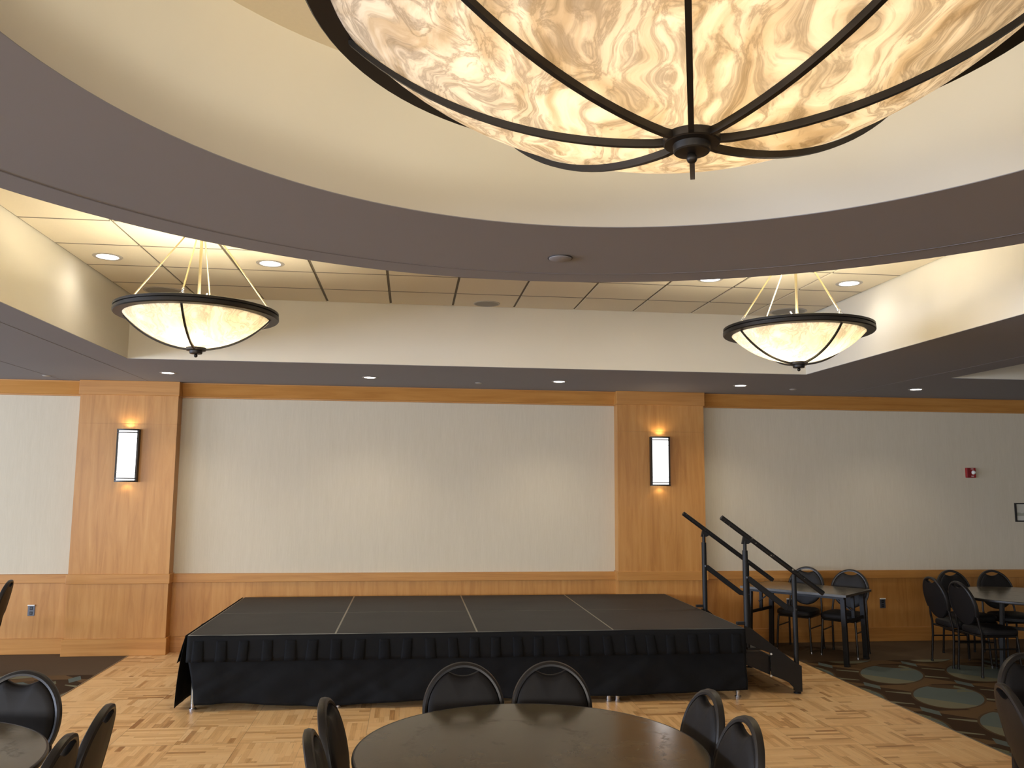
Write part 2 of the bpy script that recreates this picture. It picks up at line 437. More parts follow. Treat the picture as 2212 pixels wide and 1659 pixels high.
# soffit: solid lowered ceiling with the coffers left open (taupe below, cream sides come as own meshes)
m = MB(); H = .003
def sof(x0, x1, y0, y1): m.box(x0, x1, y0, y1, SZ, SZ+H)
sof(XW0, XW1, T_Y[1], BY); sof(XW0, XW1, YW0, T_Y[0])
edges = [XW0]+[e for t_ in trays for e in t_]+[XW1]
for i in range(0, len(edges), 2): sof(edges[i], edges[i+1], T_Y[0], T_Y[1])
struct(m.build('ceiling', M_soffit), 'grey taupe lowered ceiling around the coffers')
m = MB()
for a, b in trays:
    m.box(a-.03, a, T_Y[0], T_Y[1], SZ+.003, TZ+.03); m.box(b, b+.03, T_Y[0], T_Y[1], SZ+.003, TZ+.03)
    m.box(a, b, T_Y[1], T_Y[1]+.03, SZ+.003, TZ+.03); m.box(a, b, T_Y[0]-.03, T_Y[0], SZ+.003, TZ+.03)
struct(m.build('ceiling', M_paint), 'cream painted upright sides of the ceiling coffer')
# joints in the soffit plaster
m = MB()
for xj in (-3.0, -3.96, 5.30): m.box(xj-.003, xj+.003, T_Y[0], BY-.05, SZ-.0012, SZ)
struct(m.build('trim_10', plain('plaster_joint', (130, 126, 126), .8)), 'fine joint lines in the ceiling plaster')

# tile field of the coffers: 2 ft lay-in tiles hanging slightly below their grid
RC = (0.655, 1.835); R_IN, R_OUT = 1.775, 2.80; R_LINE = 2.615; DTOP = 3.69
tm = MB(); gm = MB()
S2 = .6096; gy0 = T_Y[1]-.545
for a, b in trays:
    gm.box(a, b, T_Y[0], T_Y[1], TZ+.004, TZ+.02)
    for i in range(11):
        x0 = a+.004+i*(b-a-.008)/11; x1 = a+.004+(i+1)*(b-a-.008)/11
        ys = [T_Y[1]]+[gy0-kk*S2 for kk in range(22)]
        for y1, y0 in zip(ys[:-1], ys[1:]):
            y0 = max(y0, T_Y[0])
            if y1-y0 < .05: continue
            mx, my = (x0+x1)/2, (y0+y1)/2
            if (mx-RC[0])**2+(my-RC[1])**2 < (R_IN-.1)**2: continue
            g = .010
            x0g, x1g, y0g, y1g = x0+g, x1-g, y0+.006, (y1-.006 if y1 < T_Y[1] else y1-.004)
            c_ = .002; zt = TZ-.009
            vs = [(x0g, y0g, TZ), (x1g, y0g, TZ), (x1g, y1g, TZ), (x0g, y1g, TZ),
                  (x0g+c_, y0g+c_, zt), (x1g-c_, y0g+c_, zt), (x1g-c_, y1g-c_, zt), (x0g+c_, y1g-c_, zt)]
            tm.add(vs, [(4, 5, 6, 7), (0, 1, 5, 4), (1, 2, 6, 5), (2, 3, 7, 6), (3, 0, 4, 7)])
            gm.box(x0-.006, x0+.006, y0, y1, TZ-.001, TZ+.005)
            gm.box(x0g, x1g, y0-.008, y0+.008, TZ-.0102, TZ-.002)  # strip added below the tiles, its dark colour imitating the seam's shade line
struct(tm.build('ceiling', M_tile), 'cream square acoustic ceiling tiles')
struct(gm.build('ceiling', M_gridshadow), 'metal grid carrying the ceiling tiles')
# the drum: a round bulkhead hung inside the coffer, taupe below, cream inside
n = 128
m = MB(); m.lathe([(R_IN, SZ), (R_OUT, SZ), (R_OUT, SZ+.003), (R_IN, SZ+.003)], n, (RC[0], RC[1], 0), True)
struct(m.build('ceiling', M_soffit), 'grey taupe underside of the round ceiling drum')
m = MB(); m.lathe([(R_IN, SZ+.003), (R_IN+.02, SZ+.003), (R_IN+.02, DTOP), (R_IN, DTOP)], n, (RC[0], RC[1], 0), True)
m.lathe([(R_OUT-.02, SZ+.003), (R_OUT, SZ+.003), (R_OUT, TZ), (R_OUT-.02, TZ)], n, (RC[0], RC[1], 0), True)
struct(m.build('ceiling', M_paint), 'cream inner and outer faces of the round ceiling drum')
m = MB(); m.lathe([(0, DTOP), (R_IN+.02, DTOP), (R_IN+.02, DTOP+.02), (0, DTOP+.02)], n, (RC[0], RC[1], 0))
struct(m.build('ceiling', M_paint), 'cream flat top inside the round ceiling drum')
m = MB(); m.lathe([(R_LINE-.004, 0), (R_LINE+.004, 0), (R_LINE+.004, .002), (R_LINE-.004, .002)], n, (RC[0], RC[1], SZ-.0022), True)
struct(m.build('trim_11', plain('drum_joint', (122, 117, 118), .8)), 'fine joint line around the drum underside')
m = MB(); m.box(XW0, XW1, YW0, BY, TZ+.12, TZ+.16); struct(m.build('ceiling', M_paint), 'slab above the ceiling')

# back wall woodwork
PX = [(-3.738, -2.668), (2.482, 3.568)]; PYF = 9.985
spans = [(XW0, PX[0][0]), (PX[0][1], PX[1][0]), (PX[1][1], XW1)]
Z_B, Z_R0, Z_R1, Z_C = .172, .770, .868, 2.893
bb = MB(); wp = MB(); cr_ = MB(); cw = MB()
for a, b in spans:
    bb.box(a, b, BY-.030, BY, 0, Z_B); wp.box(a, b, BY-.014, BY, Z_B, Z_R0)
    cr_.box(a, b, BY-.038, BY, Z_R0, Z_R1)
    cw.prism([(-.034, Z_C), (0, Z_C), (0, SZ), (-.095, SZ), (-.095, SZ-.012)], lambda y_, z_, a=a: (a, BY+y_, z_), lambda y_, z_, b=b: (b, BY+y_, z_))
    cw.box(a, b, BY-.030, BY, Z_C-.018, Z_C)
struct(bb.build('baseboard_back', M_woodh, bevel=.004), 'maple baseboard')
struct(wp.build('trim_1', M_wood), 'maple wainscot panels')
struct(cr_.build('trim_2', M_woodh, bevel=.004), 'maple chair rail')
struct(cw.build('trim_3', M_woodh, bevel=.003), 'maple crown board under the ceiling')
for i, (a, b) in enumerate(PX):
    r = bpy.data.objects.new('trim_%d' % (4+i), None); C.objects.link(r); r.location = ((a+b)/2, BY, 0)
    struct(r, ('wide maple pilaster left of the stage', 'wide maple pilaster behind the stage steps')[i])
    hx = (b-a)/2; d = BY-PYF
    m = MB(); m.box(-hx, hx, -d, 0, Z_B, 2.552); m.box(-hx, hx, -d, 0, 2.557, Z_C); m.box(-hx+.004, hx-.004, -d+.006, 0, 2.55, 2.56)
    m.build('panel', M_wood, r)
    m = MB(); m.box(-hx-.018, hx+.018, -d-.022, 0, 0, Z_B+.012); m.build('plinth', M_woodh, r, .004)
    m = MB(); m.box(-hx-.016, hx+.016, -d-.020, 0, Z_R0+.004, Z_R1+.012); m.build('chair_rail', M_woodh, r, .004)
    m = MB(); m.box(-hx-.012, hx+.012, -d-.018, 0, Z_C-.012, SZ); m.build('crown', M_woodh, r, .004)

# ------------------------------------------------------------------ lamps
WARM = (1.0, .92, .72)
def bowl_profile(R, zr, zb, n=18, p=2.0):
    """points from the middle up to the rim: shallow cap, steeper towards the rim"""
    pts = []
    h = zr-zb; Rs = (R*R+h*h)/(2*h)
    for i in range(n+1):
        r = R*i/n; pts.append((r, zb+Rs-math.sqrt(Rs*Rs-r*r)))
    return pts
def make_pendant(loc, azi, R, Rg, zrim, zhub, nrib, label, group, glassmat, bulbs, hub=.062, ribw=.016, ribh=.018, rods=True, ceil=TZ, power=10, rimh=.055, bulbz=None, bulbtop=True):
    t = thing('bowl_pendant_light', label, 'ceiling lamp', (loc[0], loc[1], 0), 0, group)
    zg = zrim-rimh*.35
    # rim: two stacked bands with a groove
    a = Rg-.012; pr = [(a, zrim-rimh*.5), (R-.006, zrim-rimh*.5), (R, zrim-rimh*.38), (R, zrim-rimh*.05), (R-.012, zrim), (R-.012, zrim+rimh*.08),
                       (R-.002, zrim+rimh*.14), (R-.002, zrim+rimh*.42), (R-.014, zrim+rimh*.5), (a+.004, zrim+rimh*.5)]
    MB().lathe(pr, 96, closed=True).build('rim', M_bronze, t)
    pf = bowl_profile(Rg, zg, zhub+.010, 20); th = .008
    prof = pf+[(r*.985, z+th) for r, z in pf[::-1]]
    MB().lathe([(max(r, .0001), z) for r, z in prof], 96).build('glass_bowl', glassmat, t)
    hr = hub
    # hub plate with a stepped cap and a ball finial
    pr = [(0, zhub+.012), (hr, zhub+.012), (hr, zhub-.006), (hr*.95, zhub-.009), (hr*.66, zhub-.010), (hr*.64, zhub-.026), (hr*.60, zhub-.029), (hr*.2, zhub-.032), (0, zhub-.032)]
    MB().lathe([(max(r, .0001), z) for r, z in pr], 40).build('hub_plate', M_bronze, t)
    fr = hr*.19; zc = zhub-.030-fr
    pr = [(fr*math.sin(PI*i/10)+1e-4, zc-fr*math.cos(PI*i/10)) for i in range(11)]
    MB().lathe(pr, 16).build('finial', M_bronze, t)
    off = .012
    for kk in range(nrib):
        an = azi+2*PI*kk/nrib; ca, sa = math.cos(an), math.sin(an); mb = MB(); pts = []
        for r, z in pf[1:]:
            if r < hr*.8: continue
            pts.append((r, z-off))
        pts = [(hr*.8, zhub+.002)]+pts
        pts.append((Rg+.004, zrim-rimh*.5))
        vs = []; fs = []
        for r, z in pts:
            for s_, dz in ((-1, -ribh/2), (1, -ribh/2), (1, ribh/2), (-1, ribh/2)):
                vs.append((ca*r-sa*s_*ribw/2, sa*r+ca*s_*ribw/2, z+dz))
        for i in range(len(pts)-1):
            for j in range(4): fs.append((i*4+j, i*4+(j+1) % 4, i*4+4+(j+1) % 4, i*4+4+j))
        fs += [(3, 2, 1, 0), tuple(len(vs)-4+j for j in range(4))]
        mb.add(vs, fs); mb.build('rib', M_bronze, t)
    if rods:
        can = [(0.0001, ceil-.035), (.03, ceil-.035), (.075, ceil-.012), (.085, ceil-.003), (.085, ceil), (0.0001, ceil)]
        MB().lathe(can, 32).build('canopy', M_brass, t)
        MB().tube([(0, 0, ceil-.03), (0, 0, zhub+.012)], .010, 10).build('stem', M_brass, t)
        for kk in range(nrib if nrib <= 4 else 4):
            an = azi+2*PI*kk/(nrib if nrib <= 4 else 4); ca, sa = math.cos(an), math.sin(an)
            rb = Rg+.006; top = (ca*.055, sa*.055, ceil-.02); bot = (ca*rb, sa*rb, zrim+rimh*.5)
            b2 = Vector(bot)+(Vector(top)-Vector(bot)).normalized()*.055
            ro = MB().tube([top, b2], .0055, 8).build('suspension_rod', M_brass, t)
            hk = MB(); dr = (Vector(top)-Vector(bot)).normalized()
            for q_, rr_ in ((.014, .011), (.034, .011)):
                cpt = Vector(bot)+dr*q_; side = Vector((-sa, ca, 0)) if q_ < .02 else dr.cross(Vector((-sa, ca, 0))).normalized()
                hk.tube([cpt+(dr*math.cos(b_)+side*math.sin(b_))*rr_ for b_ in [2*PI*j/14 for j in range(14)]], .0028, 6, closed=True)
            hk.tube([Vector(bot)+dr*.044, Vector(bot)+dr*.058], .0085, 8)
            hk.build('shackle', M_chrome, ro)
    for (bx, by, bz) in bulbs:
        bm_ = MB(); pr = [(1e-4, -.035), (.018, -.03), (.026, -.010), (.026, .012), (.018, .03), (1e-4, .036)]
        bm_.lathe(pr, 16, (bx, by, bz)); bo = bm_.build('bulb', M_bulb, t)
        lamp_light('bulb_light', t, (bx, by, bz+.0), power, WARM, r=.16 if rimh < .052 else .05)
        bo.visible_shadow = True
    return t

SMALL = dict(R=.530, Rg=.474, zrim=3.028, zhub=2.783, nrib=4, hub=.064, ribw=.013, ribh=.013)
def small_bulbs(a0):
    b = [(.17*math.cos(a0+i*2*PI/3), .17*math.sin(a0+i*2*PI/3), 2.868) for i in range(3)]
    return b
GP = 'small alabaster bowl pendants in the coffer corners'
P_SMALL = 7.5
pl = make_pendant((-1.455, 5.805), math.radians(-88), label='small alabaster bowl pendant over the left end of the stage', group=GP, glassmat=M_glass_small, bulbs=small_bulbs(.4), power=P_SMALL, **SMALL)
pr_ = make_pendant((2.786, 5.765), math.radians(-169), label='small alabaster bowl pendant above the stage steps, on the right', group=GP, glassmat=M_glass_small, bulbs=small_bulbs(1.3), power=P_SMALL, **SMALL)
# the white tip of the lamp that stands up above each rim
for t, dx in ((pl, .03), (pr_, -.03)):
    m = MB(); m.lathe([(1e-4, 3.02), (.022, 3.02), (.024, 3.12), (.016, 3.135), (1e-4, 3.137)], 14, (dx, -.02, 0)); m.tube([(dx, -.02, 3.12), (dx+.03*(1 if dx > 0 else -1), -.02, 3.165)], .003, 6)
    m.build('upright_bulb', M_bulb, t)
    lamp_light('bulb_light', t, (dx, -.02, 3.12), 3.5, WARM, r=.05)
BIGC = (.642, 1.84)
bigb = [(.42*math.cos(a), .42*math.sin(a), 3.03) for a in [i*2*PI/6+.3 for i in range(6)]]+[(.14*math.cos(a), .14*math.sin(a), 2.97) for a in (0.5, 2.6, 4.7)]
big = make_pendant(BIGC, math.radians(-109.4), 0.930, .874, 3.075, 2.700, 8, 'huge amber swirled-glass bowl light with eight dark ribs', None, M_glass_big, bigb, hub=.067, ribw=.013, ribh=.018, ceil=DTOP, power=2.1, rimh=.05)

# recessed downlights
def make_downlight(x, y, z, label, group, power=18, r=.078, cone=150, lensz=0.0):
    t = thing('recessed_downlight', label, 'downlight', (x, y, z), 0, group)
    MB().lathe([(r, -.004), (r*1.30, -.004), (r*1.36, 0), (r, 0)], 40, closed=True).build('trim_ring', M_trimring, t)
    MB().lathe([(1e-4, -.0015), (r, -.0015), (r, -.0005), (1e-4, -.0005)], 40).build('lens', M_lens, t)
    lamp_light('downlight_lamp', t, (0, 0, -.012), power, (1.0, .90, .76), 'SPOT', .05, math.radians(cone), .85)
    return t
gs = 'downlights in the low ceiling along the back wall'; gt = 'downlights in the tiled coffer'
names = ['above the left pilaster', 'left of centre above the stage', 'right of centre above the stage', 'just right of the right pilaster, above the steps', 'at the far right near the next coffer']
for (x, nm) in zip((-2.574, -.466, 1.621, 3.727, 5.873), names):
    make_downlight(x, 9.18, SZ, 'small round downlight in the low ceiling '+nm, gs, 25 if x < 5 else 16, .062, 114)
make_downlight(-2.40, 6.76, TZ-.009, 'round downlight in the tiles beside the left coffer wall', gt, 4.5, .082, 150)
make_downlight(-1.16, 6.785, TZ-.009, 'round downlight in the tiles right of the left pendant rods', gt, 30, .082, 112)
make_downlight(3.736, 6.73, TZ-.009, 'round downlight in the tiles beside the right coffer wall', gt, 4, .082, 150)
make_downlight(2.50, 6.76, TZ-.009, 'round downlight in the tiles hidden behind the drum edge', gt, 30, .082, 112)

# ceiling speakers, detectors
sgrp = 'round speakers in the ceiling tiles'
for x, y, r, lb in ((.700, 8.02, .115, 'round grey ceiling speaker in the middle of the tile row'), (-2.30, 7.93, .16, 'round ceiling speaker behind the left pendant bowl'), (3.74, 7.93, .16, 'round ceiling speaker behind the right pendant bowl')):
    t = thing('ceiling_speaker', lb, 'speaker', (x, y, TZ-.009), 0, sgrp)
    MB().lathe([(r, -.006), (r*1.10, -.005), (r*1.13, 0), (r, 0)], 36, closed=True).build('trim_ring', M_trimring, t)
    MB().lathe([(1e-4, -.004), (r, -.004), (r, -.001), (1e-4, -.001)], 36).build('grille', M_grille, t)
t = thing('smoke_detector', 'flat round detector on the underside of the drum', 'smoke detector', (.734, 4.128, SZ), 0)
MB().lathe([(1e-4, -.009), (.050, -.009), (.056, -.007), (.058, -.006), (.058, 0), (1e-4, 0)], 32).build('housing', M_soffit, t)
MB().lathe([(.050, -.0005), (.064, -.0005), (.064, -.004), (.050, -.004)], 40, closed=True).build('base_ring', M_dark0, t)  # thin dark ring around the housing
for x, y, lb in ((.743, 9.461, 'small sprinkler cap above the middle of the stage'), (4.477, 9.432, 'small sprinkler cap right of the right pilaster'), (-3.974, 9.634, 'small sprinkler cap left of the left pilaster')):
    o = MB().lathe([(1e-4, -.010), (.030, -.010), (.042, -.002), (.042, 0), (1e-4, 0)], 28).build('sprinkler_cap', M_trimring, loc=(x, y, SZ))
    tag(o, lb, 'sprinkler', 'sprinkler caps in the low ceiling')

# wall sconces
def make_sconce(x, label):
    t = thing('wall_sconce', label, 'wall lamp', (x, PYF, 2.195), 0, 'tall lit sconces on the pilasters')
    W_, Hh, D = .118, .296, .10
    def arc(xx): return -D*(.62+.38*(1-(xx/W_)**2))
    m = MB(); m.box(-W_+.012, W_-.012, -.012, 0, -Hh+.01, Hh-.01); m.build('back_plate', M_bronze, t)
    # bowed diffuser
    m = MB(); n_ = 14; vs = []; fs = []
    for i in range(n_+1):
        xx = (-1+2*i/n_)*(W_-.016); yy = arc(xx)+.014
        vs += [(xx, yy, -Hh+.006), (xx, yy, Hh-.006)]
    for i in range(n_): fs.append((2*i, 2*i+2, 2*i+3, 2*i+1))
    nb = len(vs); vs += [(-W_+.016, -.014, -Hh+.006), (-W_+.016, -.014, Hh-.006), (W_-.016, -.014, -Hh+.006), (W_-.016, -.014, Hh-.006)]
    fs += [(0, 1, nb+1, nb), (2*n_, nb+2, nb+3, 2*n_+1)]
    m.add(vs, fs, True); m.build('diffuser', M_sconce, t)
    m = MB()
    for s_ in (-1, 1): m.box(s_*W_-(.018 if s_ > 0 else 0), s_*W_+(0 if s_ > 0 else .018), -D*.72, 0, -Hh, Hh)
    m.build('side_rail', M_bronze, t)
    for z, hh in ((Hh-.008, .009), (Hh-.040, .0055), (-Hh+.008, .009), (-Hh+.040, .0055), (Hh-.105, .0018), (-Hh+.105, .0018)):
        m = MB(); pts = [(-W_+2*W_*i/12, arc(-W_+2*W_*i/12)-.002, z) for i in range(13)]
        for a, b in zip(pts[:-1], pts[1:]): m.bar(a, b, .010, hh*2)
        m.build('cross_bar', M_bronze, t)
    lamp_light('sconce_lamp', t, (0, -.05, Hh+.014), 1.2, (1.0, .82, .55), 'SPOT', .02, math.radians(150), .6, (PI, 0, 0))
    lamp_light('sconce_lamp', t, (0, -.05, -Hh-.014), .35, (1.0, .82, .55), 'SPOT', .02, math.radians(150), .6, (0, 0, 0))
    return t
make_sconce(-3.176, 'tall bowed white sconce glowing on the left pilaster')
make_sconce(2.996, 'tall bowed white sconce glowing on the right pilaster')

# wall plates, alarm, picture
M_plate = plain('outlet_plate_steel', (96, 98, 104), .35, .6, .5, .05)
M_dark = plain('black_plastic', (24, 24, 26), .4)
for x, z, lb in ((-4.156, .474, 'double wall outlet left of the left pilaster'), (4.673, .470, 'double wall outlet behind the folding table'), (5.894, .462, 'double wall outlet right of the folding table')):
    t = thing('wall_outlet', lb, 'outlet', (x, BY-.014, z), 0, 'double outlets in the wainscot')
    MB().box(-.037, .037, -.006, 0, -.060, .056).build('cover_plate', M_plate, t, .002)
    MB().box(-.037, .037, -.020, -.004, .050, .062).build('top_lip', M_white, t, .001)
    for zz in (-.030, .022):
        o = MB().box(-.016, .016, -.009, -.005, zz-.018, zz+.018).build('socket', M_dark, t, .003)
        MB().box(-.008, -.004, -.0105, -.008, zz-.006, zz+.008).box(.004, .008, -.0105, -.008, zz-.006, zz+.008).build('slots', M_plate, o)
M_red = plain('alarm_red', (150, 22, 26), .4)
t = thing('fire_alarm', 'small square red fire alarm strobe on the beige wall', 'fire alarm', (7.180, BY, 2.095))
MB().box(-.064, .064, -.035, 0, -.064, .064).build('housing', M_red, t, .006)
MB().box(-.062, -.012, -.045, -.03, -.060, .060).build('sounder_panel', plain('alarm_dark_red', (120, 12, 20), .5), t, .004)
MB().lathe([(1e-4, -.03), (.014, -.026), (.026, -.008), (.028, .0)], 20, M=Matrix.Translation((.028, -.035, .004)) @ Matrix.Rotation(-PI/2, 4, 'X')).build('strobe_lens', M_white, t)
def text(name, body, size, mat, parent, loc, rot=(PI/2, 0, 0), ext=.0006):
    cu = bpy.data.curves.new(name, 'FONT'); cu.body = body; cu.size = size; cu.align_x = 'CENTER'; cu.align_y = 'CENTER'; cu.extrude = ext
    o = bpy.data.objects.new(name, cu); C.objects.link(o); o.parent = parent; o.location = loc; o.rotation_euler = rot
    dg = bpy.context.evaluated_depsgraph_get(); me = bpy.data.meshes.new_from_object(o.evaluated_get(dg)); me.materials.clear(); me.materials.append(mat)
    o2 = bpy.data.objects.new(name, me); C.objects.link(o2); o2.parent = parent; o2.location = loc; o2.rotation_euler = rot
    bpy.data.objects.remove(o); return o2
text('lettering', 'FIRE', .022, M_white, t, (.012, -.0365, .048)); text('lettering', 'FIRE', .022, M_white, t, (.012, -.0365, -.046))
t = thing('framed_picture', 'small black framed print at the right edge of the wall', 'picture', (8.00, BY, 1.592))
m = MB(); W_, Hh = .225, .120
m.box(-W_, W_, -.022, 0, Hh-.016, Hh); m.box(-W_, W_, -.022, 0, -Hh, -Hh+.016); m.box(-W_, -W_+.016, -.022, 0, -Hh+.016, Hh-.016); m.box(W_-.016, W_, -.022, 0, -Hh+.016, Hh-.016)
m.build('frame', M_dark, t)
def mk_print():
    t_ = NT('grey_landscape_print'); X = t_.sep(t_.obj()); f = t_.noise(t_.obj(), 9, 4)
    hz = t_.lt(t_.add(X[2], t_.mul(f, .08)), .03); lo_ = t_.lt(X[2], -.045)
    c = t_.mix(hz, s2l((196, 192, 178)), s2l((158, 158, 142))); c = t_.mix(lo_, c, s2l((206, 202, 190)))
    return t_.fin(c, .3)
MB().box(-W_+.014, W_-.014, -.010, -.004, -Hh+.014, Hh-.014).build('print', mk_print(), t)

# ------------------------------------------------------------------ stage
X0, Y0, HS, G = -1.834, 7.549, .6165, 1.2192
st = thing('stage_platform', 'low black stage of eight carpeted deck panels', 'stage', (X0, Y0, 0))
for i in range(4):
    for j in range(2):
        x0, y0 = i*G, j*G
        p = MB().box(x0+.008, x0+G-.008, y0+.008, y0+G-.008, HS-.05, HS+.001).build('deck_panel', M_deck, st)
        m = MB(); e = .0075
        for a in ((x0+.0005, x0+e+.0005, y0+.0005, y0+G-.0005), (x0+G-e-.0005, x0+G-.0005, y0+.0005, y0+G-.0005), (x0+e, x0+G-e, y0+.0005, y0+e), (x0+e, x0+G-e, y0+G-e, y0+G-.0005)):
            m.box(a[0], a[1], a[2], a[3], HS-.09, HS)
        m.build('edge_rail', M_aluminium, p)
for (x, y, flag) in [(.055, .055, 1), (4*G-.055, .055, 1), (G-.04, .03, 0), (G+.04, .03, 0), (2*G-.04, .03, 0), (2*G+.04, .03, 0), (3*G-.04, .03, 0), (3*G+.04, .03, 0),
                     (.06, 2*G-.06, 1), (4*G-.06, 2*G-.06, 1), (G, 2*G-.06, 1), (2*G, 2*G-.06, 1), (3*G, 2*G-.06, 1), (2*G, G, 1), (.06, G, 1), (4*G-.06, G, 1)]:
    lg = MB().tube([(x, y, .05), (x, y, HS-.09)], .021, 14).build('leg', M_steel, st, label='bare metal leg' if flag else None)
    MB().tube([(x, y, .012), (x, y, .05)], .019 if flag else .022, 14).tube([(x, y, 0), (x, y, .012)], .030 if flag else .026, 18).build('foot', M_chrome, lg)
# skirt
sk = thing('stage_skirt', 'black cloth skirt with box pleats hung around the stage', 'stage skirt', (X0, Y0, 0))
def cloth(name, P, nu, nv, mat, parent, th=.003):
    """P(u,v) in 0..1 to a point"""
    vs = []; fs = []
    for i in range(nu+1):
        for j in range(nv+1): vs.append(P(i/nu, j/nv))
    for i in range(nu):
        for j in range(nv):
            a = i*(nv+1)+j; fs.append((a, a+nv+1, a+nv+2, a+1))
    o = MB().add(vs, fs, True).build(name, mat, parent)
    s_ = o.modifiers.new('solid', 'SOLIDIFY'); s_.thickness = th; s_.offset = 0
    return o
L = 4*G
def ns(x, y=0, z=0, s_=1): return noise.noise(Vector((x*s_, y*s_, z*s_)))
def front(u, v):
    x = .0 + u*(L-.0); dz = 1-v
    top = HS-.004+.006*max(0, ns(x, 3, 0, 1.4))
    hem = .055+.030*ns(x, 1, 0, 1.1)+.035*max(0, (u-.72)/.28)
    hem = min(hem, .12) - .02*math.exp(-((x-.9)/.6)**2)
    z = hem+(top-hem)*dz
    if u < .03: x += (.03-u)/.03*.085*max(0, (v-.30)/.70)**.7      # opened at the left corner
    k_ = v**1.2
    y = -.012 - k_*.022 - .034*k_*(ns(x*1.0, z*1.3, 0, 3.0)) - .022*k_*ns(x+z*1.6, z*.5, 5, 5.0)
    y -= .030*k_*abs(ns(x*1.3-z*2.2, 2, 7, 2.6)) - .004
    y -= .006*ns(x*8, z*2, 1)
    return (x, min(y, -.006), z)
cloth('front_cloth', front, 200, 26, M_skirt, sk)
def side(u, v):
    y = .0+u*(2*G); top = HS-.002+.012*max(0, ns(y, 9, 0, 2.3)); hem = .03+.02*ns(y, 5, 0, 3)+(.06 if u > .05 else .0)*0
    z = top+(hem-top)*v
    x = -.012-.05*(v**.7)*(1+.3*ns(y, z, 0, 3))-.02*abs(ns(y*2.2, z, 3, 2))-.035*max(0, 1-u*14)*v*.4
    return (x, y-.012, z)
cloth('side_cloth', side, 80, 20, M_skirt, sk)
# valance band in front of the skirt with flat box pleats
def val(u, v):
    x = u*L; top = HS-.003+.007*max(0, ns(x, 3, 0, 1.4)); z = top-v*.212-.004*ns(x, 0, 3, 3)
    y = -.018-.016*v-.008*v*ns(x*2, v, 0, 3)
    return (x, y, z)
cloth('valance', val, 160, 6, M_skirt, sk)
random.seed(4)
xs = []; x = .05
while x < L-.10:
    xs.append(x); x += .196+random.uniform(-.012, .012)
for i, x in enumerate(xs):
    lean = random.choice((0, 0, 0, .012, -.012, .02)); w0 = .082+random.uniform(-.006, .006)
    def P(u, v, x=x, lean=lean, w0=w0):
        ww = w0*(1+.12*v); xx = x+(u-.5)*ww+w0/2+lean*v
        yy = -.024-.020*v-.012*math.sin(PI*u)*(.4+.6*v)-.006*ns(xx*9, v*2, i)
        return (xx, yy, HS-.045-v*(.166+.005*ns(x, u, 0, 8)))
    cloth('pleat', P, 6, 6, M_skirt2, sk, .004)
for i in range(6):
    y = .10+i*.40
    def P(u, v, y=y):
        return (-.028-.055*v-.01*math.sin(PI*u), y+(u-.5)*.085, HS-.045-v*.166)
    cloth('pleat', P, 5, 5, M_skirt2, sk, .004)
def sval(u, v):
    y = u*2*G; return (-.016-.060*v-.01*v*ns(y, v, 0, 4), y-.014, HS+.002-v*.225)
cloth('valance', sval, 60, 6, M_skirt, sk)

# ------------------------------------------------------------------ steps with two handrails
SX = X0+4*G
sp_ = thing('stage_steps', 'black steel portable steps with two handrails at the right end of the stage', 'steps', (3.05, 7.67, 0))
WY = 1.15
def loc(x, y, z): return (x-3.05, y-7.67, z)
poly = [(3.085, .612), (3.145, .600), (3.565, .285), (3.628, .250), (3.628, .022), (3.560, .022), (3.545, .060), (3.500, .105), (3.440, .135), (3.334, .172), (3.325, .372), (3.250, .400), (3.085, .470)]
for y in (7.655, 8.815):
    o = MB().prism(poly, lambda a, b: loc(a, y-.004, b), lambda a, b: loc(a, y+.010, b)).build('stringer', M_stringer, sp_, .002)
    for (x, z) in ((3.335, .363), (3.329, .168)):
        MB().lathe([(1e-4, 0), (.010, .0), (.0085, .006), (1e-4, .008)], 16, M=Matrix.Translation(loc(x, y-.004, z)) @ Matrix.Rotation(PI/2, 4, 'X')).build('bolt', M_white, o)
for y in (.018, WY-.030):
    MB().prism([(3.06, .285), (3.06, .380), (3.27, .378), (3.34, .335), (3.34, .168)], lambda a, b: (a-3.05, y, b), lambda a, b: (a-3.05, y+.008, b)).build('side_plate', M_stringer, sp_)
for (x, z) in ((3.12, .42), (3.36, .215)):
    t_ = MB().box(*[v for v in (x-3.05, x+.27-3.05)], .0, WY, z-.022, z).build('tread', M_stringer, sp_, .003)
    MB().box(x-3.05+.235, x+.265-3.05, .03, WY-.03, z, z+.002).build('grip_strip', M_deck, t_)
